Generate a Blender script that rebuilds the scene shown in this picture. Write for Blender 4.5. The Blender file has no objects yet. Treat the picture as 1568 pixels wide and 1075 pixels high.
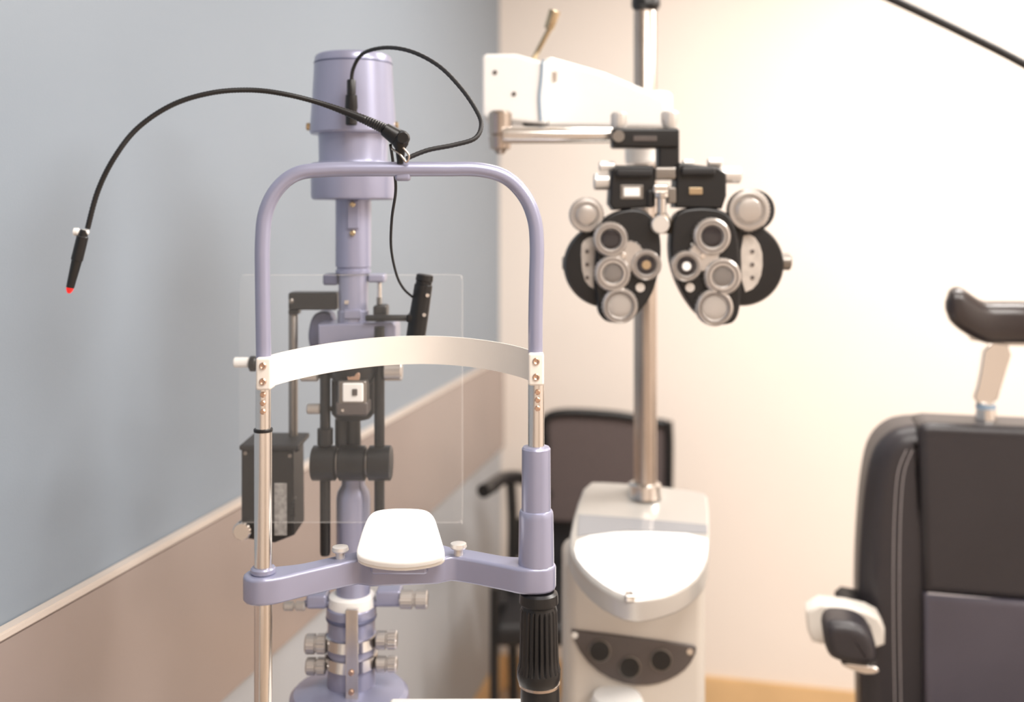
import bpy, bmesh, math
from mathutils import Vector, Matrix
F=1568.0; H=1.6; HU=784.0; HV=325.0
def P(u,v,y): return Vector(((u-HU)*y/F, y, H-(v-HV)*y/F))
def lin(h):
    h=h.lstrip('#'); o=[]
    for i in (0,2,4):
        c=int(h[i:i+2],16)/255
        o.append(c/12.92 if c<=0.04045 else ((c+0.055)/1.055)**2.4)
    return (*o,1)
def mat(name,hexc,rough=0.5,metal=0.0,var=0.04,scale=20,bump=0.0,coat=0.0,bscale=None,spec=0.5,emit=0):
    m=bpy.data.materials.new(name); m.use_nodes=True
    nt=m.node_tree; b=nt.nodes['Principled BSDF']
    tc=nt.nodes.new('ShaderNodeTexCoord'); n=nt.nodes.new('ShaderNodeTexNoise')
    n.inputs['Scale'].default_value=scale; n.inputs['Detail'].default_value=3
    nt.links.new(tc.outputs['Object'],n.inputs['Vector'])
    r=nt.nodes.new('ShaderNodeValToRGB'); c=lin(hexc)
    r.color_ramp.elements[0].position=0.3; r.color_ramp.elements[1].position=0.7
    r.color_ramp.elements[0].color=tuple(x*(1-var) for x in c[:3])+(1,)
    r.color_ramp.elements[1].color=tuple(min(1,x*(1+var)) for x in c[:3])+(1,)
    nt.links.new(n.outputs['Fac'],r.inputs['Fac']); nt.links.new(r.outputs['Color'],b.inputs['Base Color'])
    b.inputs['Roughness'].default_value=rough; b.inputs['Metallic'].default_value=metal
    b.inputs['Coat Weight'].default_value=coat; b.inputs['Specular IOR Level'].default_value=spec
    if bump>0:
        n2=nt.nodes.new('ShaderNodeTexNoise'); n2.inputs['Scale'].default_value=bscale or scale*6
        nt.links.new(tc.outputs['Object'],n2.inputs['Vector'])
        bp=nt.nodes.new('ShaderNodeBump'); bp.inputs['Strength'].default_value=bump; bp.inputs['Distance'].default_value=0.002
        nt.links.new(n2.outputs['Fac'],bp.inputs['Height']); nt.links.new(bp.outputs['Normal'],b.inputs['Normal'])
    if emit: 
        b.inputs['Emission Color'].default_value=c; b.inputs['Emission Strength'].default_value=emit
    return m
LIL=mat('lilac_paint','#989ab3',0.3,0.35,0.02,coat=0.25)
LILD=mat('lilac_dark','#5f637e',0.4,0.3,0.02)
CHR=mat('chrome','#dedad6',0.18,1.0,0.03)
CHRB=mat('brushed_steel','#bcb0a6',0.27,1.0,0.05)
SATIN=mat('satin_silver','#d9d5d1',0.33,0.55,0.03)
SATIND=mat('satin_silver_ring','#c2bdb9',0.3,0.75,0.03)
STEELD=mat('grey_steel','#8c8782',0.35,0.9,0.05)
BLK=mat('black_plastic','#131315',0.35,0.0,0.1)
BLKM=mat('black_matte','#1c1b1d',0.55,0.0,0.1)
WHT=mat('white_plastic','#efedea',0.35,0.0,0.01)
BAND=mat('forehead_band_rubber','#ece5dd',0.4,0.0,0.02)
PAPER=mat('chin_paper','#f6f6f5',0.55,0.0,0.005)
CREAM=mat('cream_enamel','#e0dad2',0.4,0.0,0.01)
CONSB=mat('console_body_enamel','#d2cbc2',0.4,0.05,0.01)
CONS=mat('console_silver_enamel','#b9b5b0',0.3,0.3,0.01,coat=0.2)
COPPER=mat('warm_steel_screw','#c8a995',0.28,0.95,0.05)
BRASS=mat('brass','#c2b093',0.25,1.0,0.05)
RED=mat('red_tip','#e8201c',0.4,emit=0.6)
GLASSD=mat('dark_lens','#1d1a20',0.06,0.0,0.02,coat=0.8)
GLASSG=mat('grey_lens','#77726f',0.1,0.2,0.02,coat=0.8)
LENS=mat('silver_lens','#b5b0ac',0.15,0.4,0.05,coat=0.5)
DIALG=mat('dial_face','#c4bdb6',0.4,0.3,0.12,scale=90)
LEATH=mat('black_leather','#2f2c30',0.38,0.0,0.06,scale=8,bump=0.25,bscale=260)
LEATHL=mat('black_leather_sheen','#4e4a54',0.38,0.0,0.06,scale=8,bump=0.25,bscale=260)  # lower cushion: sheen on the leather painted in as a lighter purple-grey
LEATHB=mat('brown_leather','#2a2324',0.33,0.0,0.08,scale=8,bump=0.15,bscale=200,coat=0.3)
STITCH=mat('stitching','#a8a1a2',0.6)
MESH=mat('chair_mesh','#564b4a',0.8,0.0,0.2,scale=150)
PANELG=mat('tray_glass_shade','#8f8f92',0.12,0.0,0.02)  # grey holds the shading painted into the glass strip
DPANEL=mat('dark_panel','#5b5452',0.35,0.2,0.05)
LABEL=mat('label','#9a9794',0.5,0.0,0.35,scale=160)
BLUEB=mat('blue_insert','#8397aa',0.4)

CUR=[None]
def group(name,loc):
    e=bpy.data.objects.new(name,None); bpy.context.collection.objects.link(e); e.location=loc
    e.empty_display_size=0.05
    CUR[0]=e; return e
def finish(name,bm,m,smooth=True,ang=35,top=False,wn=False):
    bmesh.ops.remove_doubles(bm,verts=bm.verts,dist=1e-6)
    bmesh.ops.recalc_face_normals(bm,faces=bm.faces)
    for f in bm.faces: f.smooth=smooth
    for e in bm.edges:
        if len(e.link_faces)==2 and e.calc_face_angle(0)>math.radians(ang): e.smooth=False
    me=bpy.data.meshes.new(name); bm.to_mesh(me); bm.free()
    me.materials.append(m)
    o=bpy.data.objects.new(name,me); bpy.context.collection.objects.link(o)
    if wn:
        w_=o.modifiers.new('wn','WEIGHTED_NORMAL'); w_.keep_sharp=True; w_.weight=80
    if CUR[0] is not None and not top:
        o.parent=CUR[0]; o.matrix_parent_inverse=Matrix.Translation(CUR[0].location).inverted()
    return o
def lathe(name,org,axis,prof,m,seg=40,ribs=None,caps=True):
    org=Vector(org); a=Vector(axis).normalized()
    t=Vector((0,0,1)) if abs(a.z)<0.9 else Vector((1,0,0))
    x=a.cross(t).normalized(); y=a.cross(x).normalized()
    if ribs: seg=ribs[0]*4
    bm=bmesh.new(); rings=[]
    for h,r in prof:
        r=max(r,1e-5); ring=[]
        for i in range(seg):
            th=2*math.pi*i/seg; rr=r
            if ribs and (i%4 in (0,)) and ribs[2]<=h<=ribs[3]: rr=r*(1-ribs[1])
            ring.append(bm.verts.new(org+a*h+x*math.cos(th)*rr+y*math.sin(th)*rr))
        rings.append(ring)
    for A,B in zip(rings,rings[1:]):
        for i in range(seg):
            j=(i+1)%seg; bm.faces.new((A[i],A[j],B[j],B[i]))
    if caps: bm.faces.new(rings[0]); bm.faces.new(rings[-1])
    return finish(name,bm,m,ang=30)
def cyl(name,p0,p1,r,m,r1=None,bev=0.12,seg=32):
    p0=Vector(p0);p1=Vector(p1); L=(p1-p0).length; r1=r if r1 is None else r1
    b=min(r*bev*2,L*0.2)
    return lathe(name,p0,p1-p0,[(0,r-b),(b*0.3,r-b*0.3),(b,r),(L-b,r1),(L-b*0.3,r1-b*0.3),(L,r1-b)],m,seg)
def VL(name,u,y,prof,m,**k):
    s=y/F; o=P(u,prof[0][0],y)
    return lathe(name,o,(0,0,-1),[((v-prof[0][0])*s,r*s) for v,r in prof],m,**k)
def HL(name,v,y,prof,m,**k):
    s=y/F; o=P(prof[0][0],v,y)
    return lathe(name,o,(1,0,0),[((u-prof[0][0])*s,r*s) for u,r in prof],m,**k)
def YL(name,u,v,y,prof,m,**k):
    s=y/F
    return lathe(name,P(u,v,y),(0,-1,0),[(h,r*s) for h,r in prof],m,**k)
def box(name,lo,hi,m,bev=0.002,seg=2,rot=None):
    bm=bmesh.new(); bmesh.ops.create_cube(bm,size=1)
    lo=Vector(lo);hi=Vector(hi);c=(lo+hi)/2;d=hi-lo
    for v in bm.verts: v.co=Vector((v.co.x*d.x,v.co.y*d.y,v.co.z*d.z))
    if bev>0: bmesh.ops.bevel(bm,geom=list(bm.edges),offset=min(bev,min(abs(d.x),abs(d.y),abs(d.z))*0.45),segments=seg,affect='EDGES',profile=0.5)
    if rot: bmesh.ops.transform(bm,matrix=rot,verts=bm.verts)
    for v in bm.verts: v.co+=c
    return finish(name,bm,m,ang=50,wn=True)
def PB(name,u0,v0,u1,v1,y,dep,m,bev=0.002,seg=2,rot=None):
    a=P(u0,v1,y); b=P(u1,v0,y)
    return box(name,(a.x,y,a.z),(b.x,y+dep,b.z),m,bev,seg,rot)
def prism(name,pts,ext,m,bev=0.003,seg=3,ang=50):
    bm=bmesh.new(); ext=Vector(ext)
    a=[bm.verts.new(p) for p in pts]; b=[bm.verts.new(Vector(p)+ext) for p in pts]
    f1=bm.faces.new(a); f2=bm.faces.new(b[::-1]); n=len(pts)
    for i in range(n): bm.faces.new((a[i],b[i],b[(i+1)%n],a[(i+1)%n]))
    bmesh.ops.recalc_face_normals(bm,faces=bm.faces)
    if bev>0:
        ed=[e for e in bm.edges if (e in f1.edges) or (e in f2.edges)]
        bmesh.ops.bevel(bm,geom=ed,offset=bev,segments=seg,affect='EDGES',profile=0.5)
    return finish(name,bm,m,ang=ang,wn=True)
def smoothpoly(pts,it=2):
    for _ in range(it):
        q=[]
        for i in range(len(pts)):
            a=Vector(pts[i]);b=Vector(pts[(i+1)%len(pts)])
            q+= [a*0.75+b*0.25,a*0.25+b*0.75]
        pts=q
    return pts
def PP(name,uv,y,dep,m,bev=0.003,it=2,seg=3,ang=50):
    pts=[P(u,v,y) for u,v in uv]
    if it: pts=smoothpoly(pts,it)
    return prism(name,pts,(0,dep,0),m,bev,seg,ang)
def cat(pts,n=10):
    pts=[Vector(p) for p in pts]; o=[]
    for i in range(len(pts)-1):
        p0=pts[max(i-1,0)];p1=pts[i];p2=pts[i+1];p3=pts[min(i+2,len(pts)-1)]
        for k in range(n):
            t=k/n
            o.append(0.5*((2*p1)+(p2-p0)*t+(2*p0-5*p1+4*p2-p3)*t*t+(3*p1-p0-3*p2+p3)*t**3))
    o.append(pts[-1]); return o
def sweep(name,pts,r,m,n=10,seg=16,rf=None,interp=True,sec=None,closed=False):
    c=cat(pts,n) if interp else [Vector(p) for p in pts]
    bm=bmesh.new(); rings=[]; N=None
    for i,p in enumerate(c):
        t=(c[min(i+1,len(c)-1)]-c[max(i-1,0)]).normalized()
        if N is None:
            N=t.cross(Vector((0,1,0)));
            if N.length<0.1: N=t.cross(Vector((0,0,1)))
            N.normalize()
        N=(N-t*N.dot(t)).normalized(); B=t.cross(N)
        rr=rf(i/(len(c)-1),i) if rf else r
        if sec: ring=[bm.verts.new(p+N*a*rr+B*b*rr) for a,b in sec]
        else: ring=[bm.verts.new(p+N*math.cos(2*math.pi*k/seg)*rr+B*math.sin(2*math.pi*k/seg)*rr) for k in range(seg)]
        rings.append(ring)
    K=len(rings[0])
    for A,Bq in zip(rings,rings[1:]):
        for k in range(K): bm.faces.new((A[k],A[(k+1)%K],Bq[(k+1)%K],Bq[k]))
    bm.faces.new(rings[0]); bm.faces.new(rings[-1])
    return finish(name,bm,m,ang=50)

# ================= ROOM =================
k=0.246; nn=math.hypot(1,k)
C=Vector(((765-784)/F*3.45,3.45,0))
e1=Vector((1,-k,0))/nn
e2=Vector((-k,-1,0))/nn
Z=Vector((0,0,1)); CH=2.7; L1=3.7; L2=5.2
def rbox(name,a0,a1,b0,b1,z0,z1,m,bev=0):
    bm=bmesh.new(); vs=[]
    for z in (z0,z1):
        for a,b in ((a0,b0),(a1,b0),(a1,b1),(a0,b1)):
            vs.append(bm.verts.new(C+e1*a+e2*b+Z*z))
    for f in ((0,1,2,3),(4,5,6,7),(0,1,5,4),(1,2,6,5),(2,3,7,6),(3,0,4,7)): bm.faces.new([vs[i] for i in f])
    if bev: bmesh.ops.bevel(bm,geom=list(bm.edges),offset=bev,segments=2,affect='EDGES')
    return finish(name,bm,m,smooth=False,top=True)
WBLUE=mat('wall_paint_bluegrey','#848f9b',0.45,0,0.015,scale=2,bump=0.05,bscale=300)
WCREAM=mat('wall_paint_cream','#eee4db',0.7,0,0.015,scale=2,bump=0.05,bscale=300)
WBROWN=mat('taupe_panel','#978a84',0.25,0,0.03,scale=3)
WEDGE=mat('panel_edge','#cabfb6',0.4,0,0.03,scale=3)
WLOW=mat('wall_paint_lower','#a6a9ae',0.45,0,0.015,scale=2)
CEIL=mat('ceiling_paint','#f4f1ec',0.8,0,0.01)
WOODB=mat('baseboard_oak','#dcb98a',0.45,0,0.08,scale=6)
FLO=mat('floor_vinyl','#b5a494',0.4,0,0.08,scale=4)
CUR[0]=None
rbox('floor',-0.1,L1+0.1,-0.1,L2+0.1,-0.1,0,FLO)
rbox('ceiling',-0.1,L1+0.1,-0.1,L2+0.1,CH,CH+0.1,CEIL)
rbox('wall_left',-0.1,0,0,L2,0,CH,WBLUE)
rbox('wall_back',-0.1,L1+0.1,-0.1,0,0,CH,WCREAM)
rbox('wall_right',L1,L1+0.1,0,L2,0,CH,WCREAM)
rbox('wall_front',-0.1,L1+0.1,L2,L2+0.1,0,CH,WCREAM)
rbox('trim_1',0,0.016,0.0,L2,0.81,1.108,WBROWN,0.002)
rbox('trim_2',0,0.018,0.0,L2,1.108,1.118,WEDGE,0.002)
rbox('trim_3',0,0.006,0.0,L2,0.115,0.81,WLOW,0.001)
rbox('baseboard_left',0,0.014,0.014,L2,0,0.115,WOODB,0.003)
rbox('baseboard_back',0,L1,0,0.014,0,0.115,WOODB,0.003)

# ================= LIGHTS =================
def panel(x,y,sx,sy,power,col=(1,0.953,0.90)):
    g=group('ceiling_light_panel',(x,y,CH))
    box('frame',(x-sx/2-0.03,y-sy/2-0.03,CH-0.02),(x+sx/2+0.03,y+sy/2+0.03,CH-0.001),WHT,0.003)
    ld=bpy.data.lights.new('tube',type='AREA'); ld.shape='RECTANGLE'; ld.size=sx; ld.size_y=sy
    ld.energy=power; ld.color=col
    lo=bpy.data.objects.new('tube',ld); bpy.context.collection.objects.link(lo); lo.location=(0,0,-0.03); lo.parent=g
panel(1.45,1.9,1.2,0.5,52)
panel(0.5,0.3,0.9,0.9,35)
panel(0.35,2.1,0.4,0.4,8)
panel(2.0,0.2,0.9,0.9,38)
w=bpy.data.worlds.new('world'); bpy.context.scene.world=w; w.use_nodes=True
w.node_tree.nodes['Background'].inputs[0].default_value=(1,0.97,0.94,1)
w.node_tree.nodes['Background'].inputs[1].default_value=0.3

# ================= SLIT LAMP =================
group('slit_lamp',(-0.15,1.3,0.85))
YL_,YR_=1.04,1.07
xL=(403-HU)/F*YL_; xR=(822-HU)/F*YR_
def hp(t): return xL+(xR-xL)*t, YL_+(YR_-YL_)*t
def HPT(u,v):
    y=1.05
    for _ in range(6):
        x=(u-HU)/F*y; t=(x-xL)/(xR-xL); y=YL_+(YR_-YL_)*t
    return P(u,v,y)
sweep('headrest_hoop',[HPT(*q) for q in [(404,560),(403,500),(402,430),(402,370),(407,325),(425,289),(455,266),(500,260),(560,259),(620,259),(680,259),(735,260),(775,272),(803,300),(818,335),(822,375),(821,430),(820,490),(820,555)]],0.0076,LIL,n=8,seg=24)
bm=bmesh.new(); N=48; rows=[]
for i in range(N+1):
    t=i/N; x,y=hp(t); b=max(0,math.sin(math.pi*t))**0.65
    y2=y-0.008+0.14*b; z=1.4525+0.004*b
    row=[bm.verts.new((x,y2+dy,zz)) for dy,zz in ((0,z),(0.003,z),(0.003,z-0.0325),(0,z-0.0325))]
    rows.append(row)
for A,B in zip(rows,rows[1:]):
    for q in range(4): bm.faces.new((A[q],A[(q+1)%4],B[(q+1)%4],B[q]))
bm.faces.new(rows[0]);bm.faces.new(rows[-1])
finish('forehead_band',bm,BAND)
for sfx,(uc,v0,v1,y) in {'l':(403,548,598,YL_),'r':(821,541,591,YR_)}.items():
    PB('band_bracket_'+sfx,uc-12,v0,uc+12,v1,y-0.013,0.022,BAND,0.0025)
    for j,vv in enumerate((v0+12,v1-14)):
        YL('bracket_screw_%s%d'%(sfx,j),uc,vv,y-0.012,[(0,5.5),(0.002,5.5),(0.003,4),(0.0022,2),(0.0022,0.5)],COPPER,seg=16)
VL('post_left_upper',403,YL_,[(590,11.5),(657,11.5)],CHR)
VL('post_left_ring',403,YL_,[(656,14),(657,14.5),(660,14.5),(661,14)],BLK)
VL('post_left',403,YL_,[(660,13.5),(700,13.5),(870,13.5),(1400,13.5)],CHR)
VL('post_left_collar',403,YL_,[(868,17),(870,19),(876,19),(878,17)],LIL)
for j,vv in enumerate((604,617,630)):
    YL('post_screw_l%d'%j,403,vv,YL_-0.0065,[(0,4.5),(0.002,4.5),(0.003,3)],COPPER,seg=14)
VL('post_right_upper',821,YR_,[(588,12.5),(690,12.5)],CHR)
for j,vv in enumerate((600,612,625)):
    YL('post_screw_r%d'%j,823,vv,YR_-0.007,[(0,4.5),(0.002,4.5),(0.003,3)],COPPER,seg=14)
VL('post_right_sleeve',821,YR_,[(683,14),(684,20),(687,22),(780,22.5),(781,24.5),(784,26),(790,26.5),(868,27.5)],LIL)
VL('grip',825,YR_-0.005,[(905,24),(908,29),(918,30),(922,30),(926,26),(930,27),(935,28.5),(1000,30),(1015,31),(1025,33.5),(1036,33.5),(1044,31),(1047,26)],BLK,ribs=(22,0.09,(932-905)*1.065/F,(1016-905)*1.065/F))
VL('grip_ring',826,YR_-0.005,[(1043,29),(1044,31.5),(1048,31.5),(1049,29)],CHRB)
VL('grip_base',827,YR_-0.005,[(1047,29),(1060,30),(1090,30),(1380,30)],BLK)
zt=1.2335; zb=1.2065
fr=[];bk=[]; n=40
def sm(a,b,x):
    x=max(0,min(1,(x-a)/(b-a))); return x*x*(3-2*x)
for i in range(n+1):
    t=i/n; x,y=hp(t)
    bow=0.048*sm(0,0.38,t)*sm(0,0.38,1-t)
    m_=sm(0.33,0.37,t)*sm(0.33,0.37,1-t)
    en=max(1-sm(0.03,0.14,t),1-sm(0.03,0.14,1-t))
    hw=0.0155+0.010*m_+0.0045*en
    fr.append(Vector((x,y+bow-hw,zb))); bk.append(Vector((x,y+bow+hw,zb)))
def cap(c,r,a0,a1,k=8): return [Vector((c[0]+r*math.cos(a0+(a1-a0)*i/k),c[1]+r*math.sin(a0+(a1-a0)*i/k),zb)) for i in range(1,k)]
pl=fr+cap((xR,YR_),0.020,-math.pi/2,math.pi/2)+bk[::-1]+cap((xL,YL_),0.020,math.pi/2,3*math.pi/2)
prism('chin_bar',pl,(0,0,zt-zb),LIL,0.0035,3)
def planept(u,v,zA,yA,sl,off=0.0):
    c=(v-HV)/F
    y=(H-zA-off+sl*yA)/(sl+c)
    return P(u,v,y)
co_=[(574,780),(596,777),(613,776.5),(640,777),(655,780),(665,789),(671,808),(677,828),(681,842),(679,850),(663,856),(640,860),(613,862),(585,860),(562,856),(547,850),(545,842),(549,828),(555,808),(563,789)]
cpl=[planept(u,v,1.240,1.052,0.62) for u,v in co_]
prism('chin_rest_pad',smoothpoly(cpl,2),(0,0.004,-0.0085),PAPER,0.0035,5)
prism('chin_rest_cup',[p+Vector((0,0.006,-0.008)) for p in smoothpoly(cpl,1)],(0,0.003,-0.004),CREAM,0.001,2)
cx=(613-HU)/F*1.08
box('chin_rest_stem',(cx-0.03,1.065,1.222),(cx+0.03,1.10,1.242),LIL,0.004)
for j,(u,v,y) in enumerate(((521,843,1.085),(702,838,1.095))):
    VL('chin_paper_pin_%d'%j,u,y,[(v-7,8),(v-6,12),(v-1,13),(v+1,12),(v+2,7),(v+12,7)],SATIN,seg=24)

Y=1.40
VL('lamp_housing',541,Y,[(84,52),(86,56),(90,58.5),(97,59),(150,62),(190,65),(203,66),(206,64),(207,53),(245,52),(249,53),(250,62),(253,64),(300,64),(304,63),(306,60),(307,27)],LIL,seg=56)
VL('lamp_vent_ring',541,Y,[(97,59.6),(98,59.9),(99,59.6)],LILD,seg=56)
HL('housing_screw_l',194,Y,[(469,4),(470,6),(478,6)],BRASS,seg=14)
HL('housing_screw_r',192,Y,[(602,6),(609,6),(610,4)],BRASS,seg=14)
VL('neck',541,Y,[(305,27),(408,27),(409,25),(412,25),(413,27),(418,27),(420,23),(474,22),(476,24),(522,24)],LIL)
PB('neck_plate',532,307,549,350,Y-0.028,0.006,LIL,0.001)
for j,v in enumerate((313,357)): YL('neck_screw_%d'%j,540,v,Y-0.024-0.004*(j==0),[(0,4.5),(0.003,4.5),(0.004,3)],BRASS,seg=14)
PB('neck_mark',527,460,534,466,Y-0.023,0.004,CHR,0.0005)
PB('neck_label_plate',527,475,552,488,Y-0.024,0.01,LIL,0.001)
PB('bracket_left',494,420,517,437,Y-0.01,0.03,LILD,0.003)
PB('bracket_right',563,420,589,433,Y-0.01,0.03,LIL,0.003)
cyl('adjust_rod',P(581,432,Y-0.0),P(581,472,Y-0.0),0.003,CHR)
lathe('adjust_spring',P(581,455,Y),(0,0,-1),[(i*0.0012,0.0045 if i%2 else 0.0035) for i in range(12)],STEELD,seg=16)
PB('adjust_block',571,468,592,492,Y-0.02,0.03,BLK,0.003)
HL('adjust_arm',487,1.37,[(560,4),(562,5),(640,5),(642,4)],BLK,seg=16)
PP('crosshead',[(487,497),(600,493),(606,500),(606,530),(487,530)],1.375,0.06,LIL,0.003,it=0)
PP('mirror_arm',[(474,492),(483,478),(503,476),(512,490),(514,540),(480,545),(470,522)],1.42,0.03,LILD,0.004,it=2)
PB('side_arm',441,448,516,475,1.40,0.03,BLK,0.003)
YL('side_arm_screw',446,461,1.40,[(0,4),(0.002,4),(0.003,2)],STEELD,seg=12)
VL('side_rod',449,1.415,[(470,6),(472,7),(700,7)],STEELD,seg=20)
PB('side_rod_clamp',441,474,457,482,1.405,0.02,BLK,0.002)
PP('control_box',[(369,686),(372,683),(425,690),(449,690),(450,820),(420,832),(369,824)],1.36,0.07,BLK,0.003,it=0)
PB('control_box_lid',366,682,456,690,1.355,0.08,BLKM,0.002)
PB('control_label',420,740,439,820,1.3585,0.003,LABEL,0.0003)
VL('control_box_mount',449,1.38,[(676,9),(678,11),(690,11)],BLK,seg=18)
HL('control_dial',776,1.37,[(447,16),(452,16),(454,13)],BLK,ribs=(14,0.08,0,0.01))
YL('control_knob',375,808,1.36,[(0,13),(0.004,14),(0.016,14),(0.018,12)],CHR,ribs=(14,0.08,0.004,0.016))
for j,(u,v) in enumerate(((376,694),(376,818),(444,698))): YL('control_screw_%d'%j,u,v,1.36,[(0,3),(0.0015,3)],STEELD,seg=10)
HL('side_knob_left',555,1.34,[(358,6),(360,8),(380,8),(381,6),(384,6)],WHT,seg=20)
HL('side_knob_left_core',557,1.34,[(382,9),(384,12),(391,12),(393,10),(470,5)],BLK,seg=20)
h0=P(651,420,1.32); h1=P(636,520,1.32)
lathe('pupil_handle',h0,h1-h0,[(0,0.0085),(0.001,0.011),(0.008,0.0115),(0.009,0.0105),(0.013,0.0105),(0.014,0.0118),(0.03,0.012),(0.055,0.0125),(0.084,0.0125)],BLK)
YL('handle_screw_0',655,452,1.31,[(0,3),(0.004,3)],CHR,seg=10)
YL('handle_screw_1',650,482,1.31,[(0,3),(0.004,3)],CHR,seg=10)
PB('handle_joint',622,482,640,494,1.31,0.05,BLK,0.002)
VL('arc_head',541,1.36,[(528,36),(560,37),(575,34),(590,26),(592,20)],BLK)
VL('microscope_body',541,1.37,[(575,27),(582,33),(632,33),(640,26)],BLKM)
PB('prism_housing',517,583,561,620,1.325,0.03,STEELD,0.003)
PB('prism_face',524,587,556,616,1.322,0.006,WHT,0.002)
PB('prism_slot',539,596,547,606,1.320,0.004,DPANEL,0.001)
PP('prism_lever',[(530,572),(537,570),(541,578),(546,570),(552,572),(549,586),(533,586)],1.33,0.01,COPPER,0.001,it=1)
PB('scope_base',514,616,563,637,1.325,0.05,DPANEL,0.003)
YL('scope_base_screw',525,628,1.325,[(0,2.5),(0.002,2.5)],CHR,seg=10)
for nme,(u0,u1,v,r) in {'knob_a':(588,616,568,15),'knob_b':(460,488,576,8),'knob_c':(470,491,626,8)}.items():
    HL(nme,v,1.36,[(u0,r-2),(u0+2,r),(u1-2,r),(u1,r-2)],SATIND,ribs=(16,0.08,0.002,0.02))
HL('knob_axle_a',568,1.37,[(560,6),(592,6)],BLK,seg=16); HL('knob_axle_b',576,1.37,[(486,4),(520,4)],STEELD,seg=16); HL('knob_axle_c',626,1.37,[(488,4),(520,4)],STEELD,seg=16)
VL('rod_left',498,1.36,[(560,8),(655,8),(656,12),(680,12),(684,8),(845,8),(850,7)],BLK,seg=24)
VL('rod_right',581,1.36,[(500,8),(700,8),(840,8),(850,7)],BLK,seg=24)
VL('center_rod',541,1.38,[(636,11),(690,12)],BLK,seg=24)
VL('center_rod_side',522,1.37,[(640,6),(642,9),(685,9)],BLKM,seg=24)
for j,(a,b) in enumerate(((478,516),(519,561),(564,600))):
    HL('hinge_drum_%d'%j,709,1.36,[(a,23),(a+2,26.5),(b-2,26.5),(b,23)],BLK,seg=40)
HL('hinge_axle',709,1.36,[(500,20),(585,20)],STEELD,seg=30)
VL('column_upper',541,1.38,[(728,17),(742,18),(752,24),(762,26),(850,26),(915,26)],LIL)
VL('column_ring',539,1.38,[(908,30),(911,35),(920,36),(926,36),(930,33)],WHT)
VL('column_lower',538,1.38,[(925,35),(928,37.5),(940,38),(944,36),(968,36),(969,38.5),(988,38.5),(989,37),(1000,37),(1001,38.5),(1018,38.5),(1019,36),(1100,38),(1180,40)],LIL)
VL('column_band_a',538,1.379,[(969,38),(970,40),(986,40),(987,38)],CHR)
VL('column_band_b',538,1.379,[(998,38),(999,40),(1016,40),(1017,38)],CHR)
VL('column_groove',538,1.379,[(941,38),(942,38.6),(945,38.6),(946,38)],LILD)
PB('column_strip',529,934,548,1160,1.338,0.008,CHR,0.001)
for j,v in enumerate((1030,1060)): YL('strip_screw_%d'%j,538,v,1.338,[(0,4.5),(0.002,4.5),(0.003,3)],COPPER,seg=14)
for j,(u0,u1,v,r) in enumerate(((468,500,986,15),(469,499,1020,13),(576,608,980,14),(576,608,1017,12),(434,468,928,7),(612,655,918,14))):
    HL('lower_knob_%d'%j,v,1.37,[(u0,r-2),(u0+2,r),(u0+(u1-u0)*.45,r),(u0+(u1-u0)*.48,r-3),(u0+(u1-u0)*.55,r-3),(u0+(u1-u0)*.58,r),(u1-2,r),(u1,r-2)],SATIND,ribs=(18,0.07,0.002,0.03))
HL('lower_axle',984,1.375,[(495,7),(580,7)],STEELD,seg=16); HL('lower_axle_b',1018,1.375,[(495,6),(580,6)],STEELD,seg=16)
HL('upper_axle',924,1.375,[(466,5),(615,5)],LIL,seg=16)
PB('axle_wing',468,912,500,934,1.365,0.03,LIL,0.004); PB('axle_wing_r',575,905,614,930,1.365,0.03,LIL,0.004)
VL('turntable',535,1.38,[(1046,40),(1050,60),(1056,84),(1062,90),(1075,92),(1130,92)],LIL,seg=60)
box('base_carriage',(-0.33,1.10,0.885),(0.02,1.44,0.907),LIL,0.008,3)
box('guide_plate',(-0.15,1.0,0.985),(0.05,1.258,1.004),WHT,0.005,3)
box('guide_plate_support',(-0.12,1.05,0.90),(0.02,1.23,0.986),LIL,0.005,3)
box('base_plate',(-0.33,0.985,0.85),(0.08,1.44,0.889),LIL,0.01,3)
cyl('joystick',(-0.07,1.02,1.0),(-0.07,1.02,1.05),0.012,BLK)
def acrylic(nm,fac):
    gm=bpy.data.materials.new(nm); gm.use_nodes=True; nt=gm.node_tree; nt.nodes.clear()
    o=nt.nodes.new('ShaderNodeOutputMaterial'); mx=nt.nodes.new('ShaderNodeMixShader'); tr=nt.nodes.new('ShaderNodeBsdfTransparent'); pr=nt.nodes.new('ShaderNodeBsdfPrincipled')
    pr.inputs['Roughness'].default_value=0.05; pr.inputs['Base Color'].default_value=(0.95,0.93,0.9,1); mx.inputs[0].default_value=fac
    nt.links.new(tr.outputs[0],mx.inputs[1]); nt.links.new(pr.outputs[0],mx.inputs[2]); nt.links.new(mx.outputs[0],o.inputs[0]); return gm
PP('breath_shield',[(366,428),(372,421),(700,421),(708,430),(708,792),(700,800),(372,800),(366,792)],1.315,0.002,acrylic('clear_acrylic',0.026),0,it=1)
sweep('breath_shield_edge',[P(u,v,1.316) for u,v in [(372,421),(450,421),(600,421),(696,421),(706,426),(708,440),(708,600),(708,785),(705,796),(695,800),(600,800),(450,800),(372,800)]],0.0011,acrylic('acrylic_edge',0.09),n=6,seg=8)
VL('lamp_plug',538,1.325,[(122,6),(124,7),(145,7),(146,9),(165,10),(168,9),(190,9),(192,7)],BLK,seg=20)
sweep('lamp_cable',[P(538,128,1.325),P(541,105,1.32),P(556,82,1.30),P(590,73,1.26),P(630,79,1.21),P(672,101,1.17),P(706,135,1.13),P(730,170,1.10),P(737,192,1.085),P(727,212,1.075),P(695,222,1.07),P(655,230,1.065),P(622,243,1.06)],0.0023,BLKM,n=12,rf=lambda t,i:0.0023+0.0003*(i%2))
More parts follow.
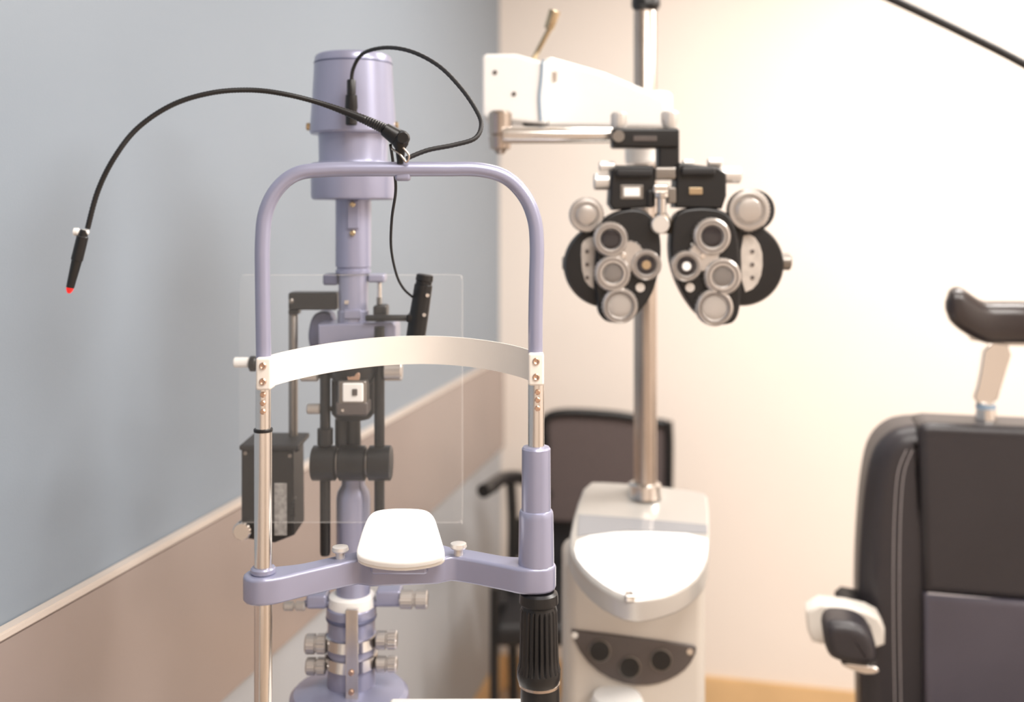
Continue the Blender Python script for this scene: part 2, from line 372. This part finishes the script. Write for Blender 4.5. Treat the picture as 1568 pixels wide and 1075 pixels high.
sweep('gooseneck_arm',[P(600,203,1.05),P(560,184,1.05),P(500,161,1.05),P(440,145,1.045),P(385,138,1.04),P(325,142,1.03),P(265,160,1.02),P(212,195,1.01),P(176,240,1.0),P(150,292,1.0),P(134,350,1.0)],0.003,BLK,n=26,seg=14,rf=lambda t,i:(0.0056-0.0034*sm(0,0.25,t)+0.0006)*(1.0 if i%2 else 0.86))
VL('gooseneck_joint',613,1.05,[(199,3),(201,9),(206,13),(214,14),(222,12),(228,8),(250,5)],BLK,seg=24)
lathe('gooseneck_socket',P(588,197,1.05),P(612,213,1.05)-P(588,197,1.05),[(0,0.005),(0.001,0.007),(0.016,0.009),(0.018,0.007)],BLK,seg=24)
YL('joint_knob',619,212,1.045,[(0,9),(0.008,10),(0.012,8)],BLK,seg=20)
PB('hoop_clamp',604,262,628,277,1.05,0.012,LIL,0.003)
sweep('joint_clip',[P(600,228,1.05),P(612,236,1.045),P(622,248,1.045),P(626,238,1.045),P(617,226,1.045)],0.0012,CHRB,n=8,seg=8)
p0=P(129,352,1.0);p1=P(105,450,1.0);ax=(p1-p0)
lathe('fixation_light_pen',p0,ax,[(0,0.003),(0.001,0.0042),(0.006,0.0045),(0.007,0.0056),(0.03,0.0057),(0.031,0.005),(0.058,0.0038)],BLK,seg=24)
lathe('fixation_light_tip',p0+ax.normalized()*0.0575,ax,[(0,0.0036),(0.003,0.0032),(0.006,0.0015)],RED,seg=20)
HL('pen_clip',355,1.0,[(113,4),(114,6),(120,6),(121,4),(135,4),(136,2)],WHT,seg=16)
sweep('thin_cable',[P(598,222,1.055),P(602,250,1.08),P(606,290,1.10),P(600,335,1.15),P(599,380,1.2),P(607,420,1.25),P(618,442,1.29),P(632,455,1.32)],0.0016,BLKM,n=10,seg=10)

# ================= INSTRUMENT TABLE =================
group('instrument_table',(-0.1,1.25,0))
box('table_top',(-0.46,0.90,0.82),(0.24,1.50,0.85),CREAM,0.008,3)
box('table_column',(-0.16,1.17,0.05),(-0.04,1.30,0.82),WHT,0.01,3)
box('table_foot',(-0.40,1.1,0.0),(0.2,1.36,0.05),WHT,0.015,3)

# ================= OPHTHALMIC STAND =================
group('ophthalmic_stand',(0.2,1.8,0))
yp=1.80
VL('pole',988,yp,[(15,15),(20,17.5),(745,17.5)],CHRB,seg=40)
VL('pole_collar',987,yp,[(738,20),(741,25),(752,26),(760,28)],CHR)
VL('pole_sleeve',982,yp,[(220,22),(223,25),(248,25),(252,22)],WHT)
VL('pole_cap',989,yp,[(-12,10),(-8,18),(0,22),(10,22),(16,18),(22,12)],BLK)
sweep('lamp_arm',[P(990,-5,yp),P(1060,-75,1.8),P(1180,-85,1.78),P(1290,-35,1.76),P(1365,-2,1.75),P(1470,48,1.74),P(1568,98,1.73),P(1680,165,1.72)],0.0075,BLKM,n=10)
lathe('lamp_head',P(1675,160,1.72),(0.5,-0.1,-0.8),[(0,0.02),(0.02,0.04),(0.09,0.07),(0.1,0.068)],BLKM)
PP('arm_block',[(738,86),(745,82),(790,82),(838,96),(838,190),(745,182),(738,176)],1.62,0.085,WHT,0.006,it=0)
PP('arm_beam',[(834,90),(845,87),(925,110),(1012,146),(1020,152),(1020,196),(835,193)],1.66,0.085,WHT,0.008,it=0)
VL('arm_end_cuff',1002,1.74,[(142,22),(146,27),(196,27),(200,23)],WHT,seg=40)
for j,u in enumerate((990,1001,1012)): VL('cuff_rib_%d'%j,u,1.668,[(147,2),(149,3),(192,3),(194,2)],WHT,seg=12)
sweep('arm_seam',[P(831,92,1.617),P(829,120,1.617),P(826,150,1.617),P(828,185,1.617)],0.0022,BLUEB,n=6,seg=8)
for j,(u,v) in enumerate(((758,111),(787,144))): YL('arm_screw_%d'%j,u,v,1.62,[(0,3.5),(0.002,3.5)],DPANEL,seg=12)
PB('arm_screw_plate',845,108,853,124,1.655,0.006,CHR,0.001)
cyl('brake_lever',P(814,96,1.65),P(845,38,1.63),0.0045,BRASS)
cyl('brake_lever_knob',P(840,45,1.63),P(850,16,1.625),0.008,BRASS,0.0095)
HL('arm_underside',189,1.64,[(800,3),(805,5),(835,5),(840,3)],BLK)
VL('arm_pivot',766,1.60,[(170,14),(174,18),(205,18),(207,16),(210,18),(228,16),(230,10),(236,6)],CHRB)
HL('hanger_tube',207,1.57,[(770,12),(780,13),(942,12)],CHR)

# ================= PHOROPTER =================
group('phoropter',P(1020,400,1.52))
yh=1.50
PB('hanger_bracket',938,196,1041,226,1.50,0.04,BLK,0.004)
PB('hanger_brand_plate',970,208,1006,216,1.4985,0.003,DPANEL,0.0005)
PB('hanger_drop',1008,200,1041,262,1.505,0.035,BLK,0.004)
YL('hanger_knob_disc',947,209,1.50,[(0,9),(0.004,9)],STEELD,seg=20)
VL('hanger_knob_l',948,1.52,[(172,10),(175,13),(190,13),(197,10)],SATIN,ribs=(14,.06,0.002,0.015))
VL('hanger_knob_r',1026,1.52,[(170,10),(174,14),(186,14),(198,10)],SATIN,ribs=(14,.06,0.002,0.015))
PB('gear_box',1002,255,1036,275,1.49,0.05,STEELD,0.004)
PB('gear_plate',985,262,1045,272,1.50,0.04,BLKM,0.003)
PP('top_left',[(936,262),(944,253),(1000,253),(1004,258),(1004,316),(940,322),(933,312)],1.495,0.05,BLK,0.004,it=0)
PP('top_right',[(1036,256),(1042,249),(1100,256),(1113,266),(1113,300),(1106,320),(1034,318)],1.495,0.05,BLK,0.004,it=0)
PB('top_rail_l',944,258,1000,270,1.485,0.02,BLKM,0.003)
PB('top_rail_r',1044,256,1096,268,1.485,0.02,BLKM,0.003)
PB('level_window',955,287,980,301,1.492,0.004,WHT,0.001)
PB('level_frame',950,283,985,305,1.4935,0.004,STEELD,0.001)
PB('pd_window',1055,287,1076,298,1.492,0.004,BRASS,0.001)
for j,(u0,u1,v,r) in enumerate(((917,942,255,8),(909,934,278,13),(1083,1106,249,7),(1100,1134,268,13),(1045,1062,250,6),(976,995,262,5))):
    HL('top_knob_%d'%j,v,1.515,[(u0,r-2),(u0+2,r),(u1-2,r),(u1,r-2)],SATIN,ribs=(14,.07,0.002,0.03))
PB('center_link',1000,282,1024,296,1.488,0.03,CHR,0.003)
PB('center_link_b',1022,286,1036,312,1.49,0.03,STEELD,0.003)
PB('center_link_c',990,290,1002,318,1.492,0.03,BLK,0.003)
VL('center_screw',1013,1.49,[(294,9),(296,12),(302,12),(304,7),(326,7),(328,10),(332,10)],CHR,seg=20)
YL('center_knob',1009,344,1.49,[(0,13),(0.003,14),(0.016,14),(0.018,12)],SATIN,ribs=(18,.06,0.003,0.016))
PB('nose_piece',1008,330,1026,358,1.51,0.03,BRASS,0.004)
def dial(nm,u,v,r,y,inner=0.45,core=GLASSD,h=0.015,dot=None):
    YL(nm+'_ring',u,v,y,[(0,r),(h*0.5,r),(h*0.8,r*0.97),(h,r*0.86),(h*1.0,r*(inner+0.10)),(h*0.75,r*inner)],SATIND,ribs=(26,0.05,-1,h*0.75))
    YL(nm+'_lens',u,v,y,[(h*0.5,r*inner),(h*0.80,r*inner),(h*0.86,r*inner*0.8),(h*0.90,r*inner*0.5),(h*0.92,r*inner*0.1)],core,seg=30)
    YL(nm+'_groove',u,v,y,[(h*0.98,r*0.80),(h*1.03,r*0.79),(h*1.03,r*0.73),(h*0.98,r*0.72)],DPANEL,seg=40,caps=False)
    if dot: YL(nm+'_axis_mark',u,v,y,[(h*0.8,r*0.3),(h*0.95,r*0.28)],dot,seg=20)
for sfx,(u,v) in {'l':(925,405),'r':(1130,403)}.items():
    YL('lens_disc_'+sfx,u,v,1.545,[(0,56),(0.003,61),(0.010,63),(0.028,63),(0.034,60),(0.035,52)],BLK,seg=64)
PP('disc_window_l',[(889,378),(895,366),(914,360),(920,440),(906,443),(892,425)],1.508,0.004,DIALG,0.0005,it=1)
PP('disc_window_r',[(1134,362),(1152,358),(1167,380),(1168,415),(1158,440),(1136,450)],1.508,0.004,DIALG,0.0005,it=1)
HL('disc_hub_l',403,1.53,[(861,9),(863,11),(868,11),(869,6),(900,6)],STEELD,seg=20)
HL('disc_hub_r',401,1.53,[(1150,7),(1185,7),(1190,8),(1191,13),(1208,13),(1210,11)],STEELD,seg=20)
PP('front_plate_l',[(925,332),(960,318),(992,322),(1008,345),(1014,380),(1009,420),(998,455),(975,485),(945,497),(920,490),(914,462),(909,430),(912,390),(915,355)],1.490,0.040,BLK,0.005,it=2)
PP('front_plate_r',[(1036,322),(1075,316),(1112,322),(1128,345),(1133,380),(1136,440),(1132,492),(1105,500),(1075,490),(1052,462),(1034,425),(1026,390),(1028,350)],1.490,0.040,BLK,0.005,it=2)
for sfx in ('l','r'):
    for j,v in enumerate((385,405,425)):
        YL('disc_rivet_%s%d'%(sfx,j),(899 if sfx=='l' else 1152),v,1.508,[(0,3),(0.002,3)],DPANEL,seg=10)
YL('sphere_knob_l',897,329,1.51,[(-0.01,22),(0,26),(0.012,27),(0.016,25),(0.017,20),(0.015,18),(0.019,14),(0.021,6)],SATIND,ribs=(30,0.04,-0.01,0.012))
YL('sphere_knob_r',1143,322,1.51,[(-0.01,28),(0,32),(0.012,33),(0.018,30),(0.019,25),(0.016,22),(0.021,17),(0.023,7)],SATIND,ribs=(34,0.04,-0.01,0.012))
YL('sphere_rim_r',1152,322,1.53,[(0,30),(0.01,32),(0.016,30)],BLKM)
yf=1.490
dial('aperture_l',934,366,27,yf,0.55); dial('cylinder_l',937,418,28,yf,0.5,GLASSG); dial('axis_l',988,405,24,yf,0.58,GLASSD,dot=BRASS); dial('cross_l',948,467,28,yf,0.62,LENS)
dial('aperture_r',1088,362,29,yf,0.55); dial('axis_r',1049,407,24,yf,0.58,GLASSD,dot=WHT); dial('cylinder_r',1104,423,29,yf,0.5,GLASSG); dial('cross_r',1092,470,29,yf,0.62,LENS)
YL('gear_l',962,392,yf,[(0,24),(0.008,24),(0.010,22)],SATIND,ribs=(20,0.06,-1,1))
YL('gear_r',1076,392,yf,[(0,24),(0.008,24),(0.010,22)],SATIND,ribs=(20,0.06,-1,1))
for j,(u,v) in enumerate(((955,392),(1076,392))): YL('gear_screw_%d'%j,u,v,yf-0.010,[(0,5),(0.002,4)],CHR,seg=14)
YL('small_screw_l',980,440,yf,[(0,7),(0.004,7)],SATIN,seg=16); YL('small_screw_r',1056,440,yf,[(0,7),(0.004,7)],SATIN,seg=16)
PB('scale_l',970,371,976,383,yf-0.001,0.002,WHT,0); PB('scale_r',1058,372,1064,383,yf-0.001,0.002,WHT,0)

# ================= CONSOLE (part of stand) =================
CUR[0]=bpy.data.objects['ophthalmic_stand']
zA,yA=1.031,1.50; zB,yB=1.118,1.86
sl=(zB-zA)/(yB-yA)
def onplane(u,v,off=0.0): return planept(u,v,zA,yA,sl,off)
hd=[(897,737),(930,737),(1000,742),(1078,752),(1086,762),(1087,850),(1076,878),(1045,903),(1005,916),(965,920),(930,907),(895,880),(874,850),(870,830),(880,780)]
prism('console_head',smoothpoly([onplane(*q) for q in hd],1),(0,0,-0.035),CONS,0.006,3)
wh=[(884,822),(960,812),(1083,818),(1084,846),(1073,873),(1043,898),(1004,910),(965,914),(932,901),(898,875),(878,848)]
prism('console_control_panel',smoothpoly([onplane(q[0],q[1],0.0025) for q in wh],1),(0,0,-0.006),PAPER,0.001,2)
gp=[(886,787),(960,792),(1083,803),(1083,816),(960,811),(884,820)]
prism('console_glass_shade',[onplane(q[0],q[1],0.002) for q in gp],(0,0,-0.004),PANELG,0.0005,1)  # glass strip whose shadow and curved shading are painted in as grey
PB('console_head_tip',958,912,972,922,1.50,0.02,CHR,0.002)
PB('console_body',866,860,1083,1640,1.66,0.14,CONSB,0.02,4)
PB('console_plinth',850,1640,1100,1675,1.60,0.30,STEELD,0.01,3)
hs=[(872,966),(885,966),(1060,988),(1069,994),(1055,1022),(1030,1040),(1000,1050),(965,1050),(925,1036),(893,1008)]
PP('console_tool_panel',hs,1.655,0.02,DPANEL,0.002,it=1)
for j,(u,v) in enumerate(((918,996),(964,1021),(1012,1010))):
    YL('tool_hole_%d'%j,u,v,1.656,[(0,17),(0.003,17),(0.004,14.5)],STEELD,seg=30)
    YL('tool_hole_core_%d'%j,u,v,1.655,[(0,15.5),(0.0042,15.5)],BLK,seg=30)
for j,(u,v) in enumerate(((880,972),(1056,997))): YL('panel_screw_%d'%j,u,v,1.656,[(0,5),(0.003,5)],CHR,seg=14)
VL('console_lower_knob',945,1.63,[(1062,20),(1065,36),(1075,41),(1100,41)],WHT)

# ================= WAITING CHAIR =================
group('visitor_armchair',P(900,1161,3.0))
def T(nm,pts,r=0.012,m=BLK,n=6): return sweep(nm,[P(*q) for q in pts],r,m,n=n,seg=12)
PP('backrest_mesh',[(838,640),(850,636),(1000,646),(1022,652),(1022,800),(845,800),(836,790)],3.0,0.02,MESH,0.004,it=1)
T('back_frame',[(838,830,3.0),(834,760,3.0),(835,680,3.0),(842,636,3.0),(930,634,3.0),(1012,648,3.0),(1024,655,3.0),(1024,760,3.0),(1022,850,3.0)],0.013)
PP('back_lower_shell',[(790,770),(1020,770),(1020,880),(790,880)],3.03,0.02,BLKM,0.004,it=1)
T('arm_left',[(845,760,3.03),(800,733,2.9),(772,732,2.75),(752,745,2.6),(740,752,2.55)],0.018)
T('arm_post_left',[(782,735,2.8),(785,800,2.8),(784,900,2.8),(786,1000,2.8),(788,1195,2.8)],0.014)
T('leg_front_left',[(757,900,2.6),(757,1000,2.6),(757,1284,2.6)],0.012)
T('side_rail_left',[(757,930,2.6),(786,925,2.8),(850,900,3.05)],0.011)
T('leg_rear_right',[(1020,850,3.05),(1022,950,3.05),(1024,1146,3.05)],0.012)
T('leg_rear_left',[(845,850,3.05),(845,950,3.05),(845,1146,3.05)],0.012)
T('leg_front_right',[(1060,900,2.6),(1060,1000,2.6),(1060,1284,2.6)],0.012)
T('side_rail_right',[(1060,930,2.6),(1025,905,3.05)],0.011)
T('arm_right',[(1024,760,3.03),(1050,760,2.8),(1060,770,2.6)],0.016)
T('arm_post_right',[(1058,770,2.62),(1060,930,2.6)],0.012)
a=P(757,950,2.6);b=P(1058,925,2.6)
box('seat',(a.x,2.58,0.50),(b.x,3.02,0.56),BLKM,0.02,3)

# ================= EXAM CHAIR =================
yc=1.80; uc=1580
ec=group('examination_chair',((1412-HU)*yc/F,yc,0))
def mir(l): return [(2*uc-u,v) for u,v in l][::-1]
bol=[(1440,653),(1402,655),(1372,664),(1345,694),(1334,750),(1328,820),(1324,900),(1324,1000),(1327,1160),(1332,1290),(1440,1290),(1440,900)]
PP('bolster_left',bol,yc-0.012,0.15,LEATH,0.036,it=2,seg=8,ang=60)
PP('bolster_right',mir(bol),yc-0.012,0.15,LEATH,0.036,it=2,seg=8,ang=60)
PP('back_cushion_upper',[(1413,659),(1418,651),(1430,648),(2*uc-1430,648),(2*uc-1418,651),(2*uc-1413,659),(2*uc-1420,909),(1420,909)],yc-0.026,0.11,LEATH,0.016,it=0,seg=6,ang=60)
PP('back_cushion_lower',[(1421,911),(2*uc-1421,911),(2*uc-1426,1290),(1426,1290)],yc-0.030,0.11,LEATHL,0.012,it=0,seg=6,ang=60)
PP('back_shell',[(1390,680),(2*uc-1390,680),(2*uc-1355,1280),(1355,1280)],yc+0.11,0.05,BLKM,0.01,it=1)
for sg in (0,1):
    f=(lambda q:(2*uc-q[0],q[1])) if sg else (lambda q:q)
    for j,du in enumerate((0,9)):
        sweep('stitch_%d%d'%(sg,j),[P(*f(q),yc-0.0125) for q in [(1392+du,690),(1380+du,724),(1375+du,780),(1373+du,860),(1373+du,960),(1375+du,1080),(1378+du,1240)]],0.0009,STITCH,n=6,seg=8)
sweep('piping_mid',[P(1424,909,yc-0.020),P(1580,911,yc-0.020),P(2*uc-1424,909,yc-0.020)],0.003,STITCH,n=8,seg=10)
bm=bmesh.new(); rows=[]; M=48; K=24
for i in range(M+1):
    a=i/M*2-1; x0=(uc-HU)*yc/F+a*0.165
    endf=max(0.0,1-abs(a)**12)**0.5
    rise=0.030*sm(0.55,0.97,abs(a))
    cy=1.79-0.05*a*a; cz=P(0,489,yc).z+rise
    hh=(0.036+0.004*sm(0.6,0.9,abs(a)))*max(endf,0.2); dd=0.034*max(endf,0.25)
    r=[]
    for q in range(K):
        th=2*math.pi*q/K; cc=math.cos(th); ss=math.sin(th)
        r.append(bm.verts.new((x0,cy+dd*math.copysign(abs(cc)**0.7,cc),cz+hh*math.copysign(abs(ss)**0.7,ss))))
    rows.append(r)
for A,B in zip(rows,rows[1:]):
    for q in range(K): bm.faces.new((A[q],A[(q+1)%K],B[(q+1)%K],B[q]))
bm.faces.new(rows[0]);bm.faces.new(rows[-1])
finish('headrest_cushion',bm,LEATHB,ang=60)
PP('headrest_backplate',[(1470,500),(2*uc-1470,500),(2*uc-1485,526),(1485,526)],1.805,0.02,CHR,0.003,it=1)
for sg in (0,1):
    f=(lambda q:(2*uc-q[0],q[1])) if sg else (lambda q:q)
    pp=[f(q) for q in [(1496,520),(1538,524),(1520,585),(1512,615),(1478,615),(1488,580)]]
    if sg: pp=pp[::-1]
    PP('headrest_arm_%d'%sg,pp,1.825,0.018,CHR,0.003,it=1)
    q0=f((1495,612))
    lathe('headrest_socket_%d'%sg,P(*q0,1.835),(0,0,-1),[(0,0.014),(0.012,0.016),(0.03,0.019),(0.06,0.02)],CHR)
    lathe('headrest_socket_ring_%d'%sg,P(q0[0],q0[1]+2,1.835),(0,0,-1),[(0,0.0160),(0.008,0.0178)],BLUEB)
sh=46
for sg in (0,1):
    f=(lambda q:(2*uc-q[0]-sh,q[1]+22)) if sg else (lambda q:(q[0]+sh,q[1]+22))
    def FF(l):
        r=[f(q) for q in l]; return r[::-1] if sg else r
    PP('armrest_bracket_%d'%sg,FF([(1212,918),(1295,920),(1330,936),(1330,985),(1240,982),(1216,978)]),1.72,0.05,CREAM,0.006,it=1)
    PP('armrest_pad_%d'%sg,FF([(1266,950),(1310,946),(1338,958),(1348,985),(1348,1016),(1292,1014),(1272,1002)]),1.60,0.08,LEATH,0.018,it=2,seg=6,ang=60)
    PP('armrest_rail_%d'%sg,FF([(1290,1008),(1344,1010),(1350,1020),(1336,1027),(1296,1018)]),1.612,0.22,CHR,0.004,it=1)
    PP('armrest_core_%d'%sg,FF([(1290,960),(1335,965),(1338,1008),(1292,1005)]),1.64,0.22,BLKM,0.004,it=1)
cxc=(uc-HU)*yc/F
box('seat_cushion',(cxc-0.27,1.28,0.46),(cxc+0.27,1.86,0.58),LEATH,0.03,4)
box('seat_pan',(cxc-0.24,1.30,0.40),(cxc+0.24,1.90,0.47),CREAM,0.01,3)
lathe('pedestal',(cxc,1.6,0),(0,0,1),[(0,0.28),(0.03,0.28),(0.05,0.25),(0.06,0.09),(0.41,0.08)],CREAM)
box('back_hinge',(cxc-0.1,1.84,0.42),(cxc+0.1,1.94,0.8),BLKM,0.01)
ec.rotation_euler=(0,0,math.radians(-13))

# ================= CAMERA =================
cd=bpy.data.cameras.new('camera'); co=bpy.data.objects.new('camera',cd); bpy.context.collection.objects.link(co)
co.location=(0,0,H); co.rotation_euler=(math.pi/2,0,0); cd.lens=36; cd.sensor_width=36
cd.shift_y=-(537.5-325)/1568; cd.clip_start=0.05
cd.dof.use_dof=True; cd.dof.focus_distance=1.12; cd.dof.aperture_fstop=2.4
bpy.context.scene.camera=co
sc=bpy.context.scene
sc.view_settings.view_transform='Standard'; sc.view_settings.exposure=0.18
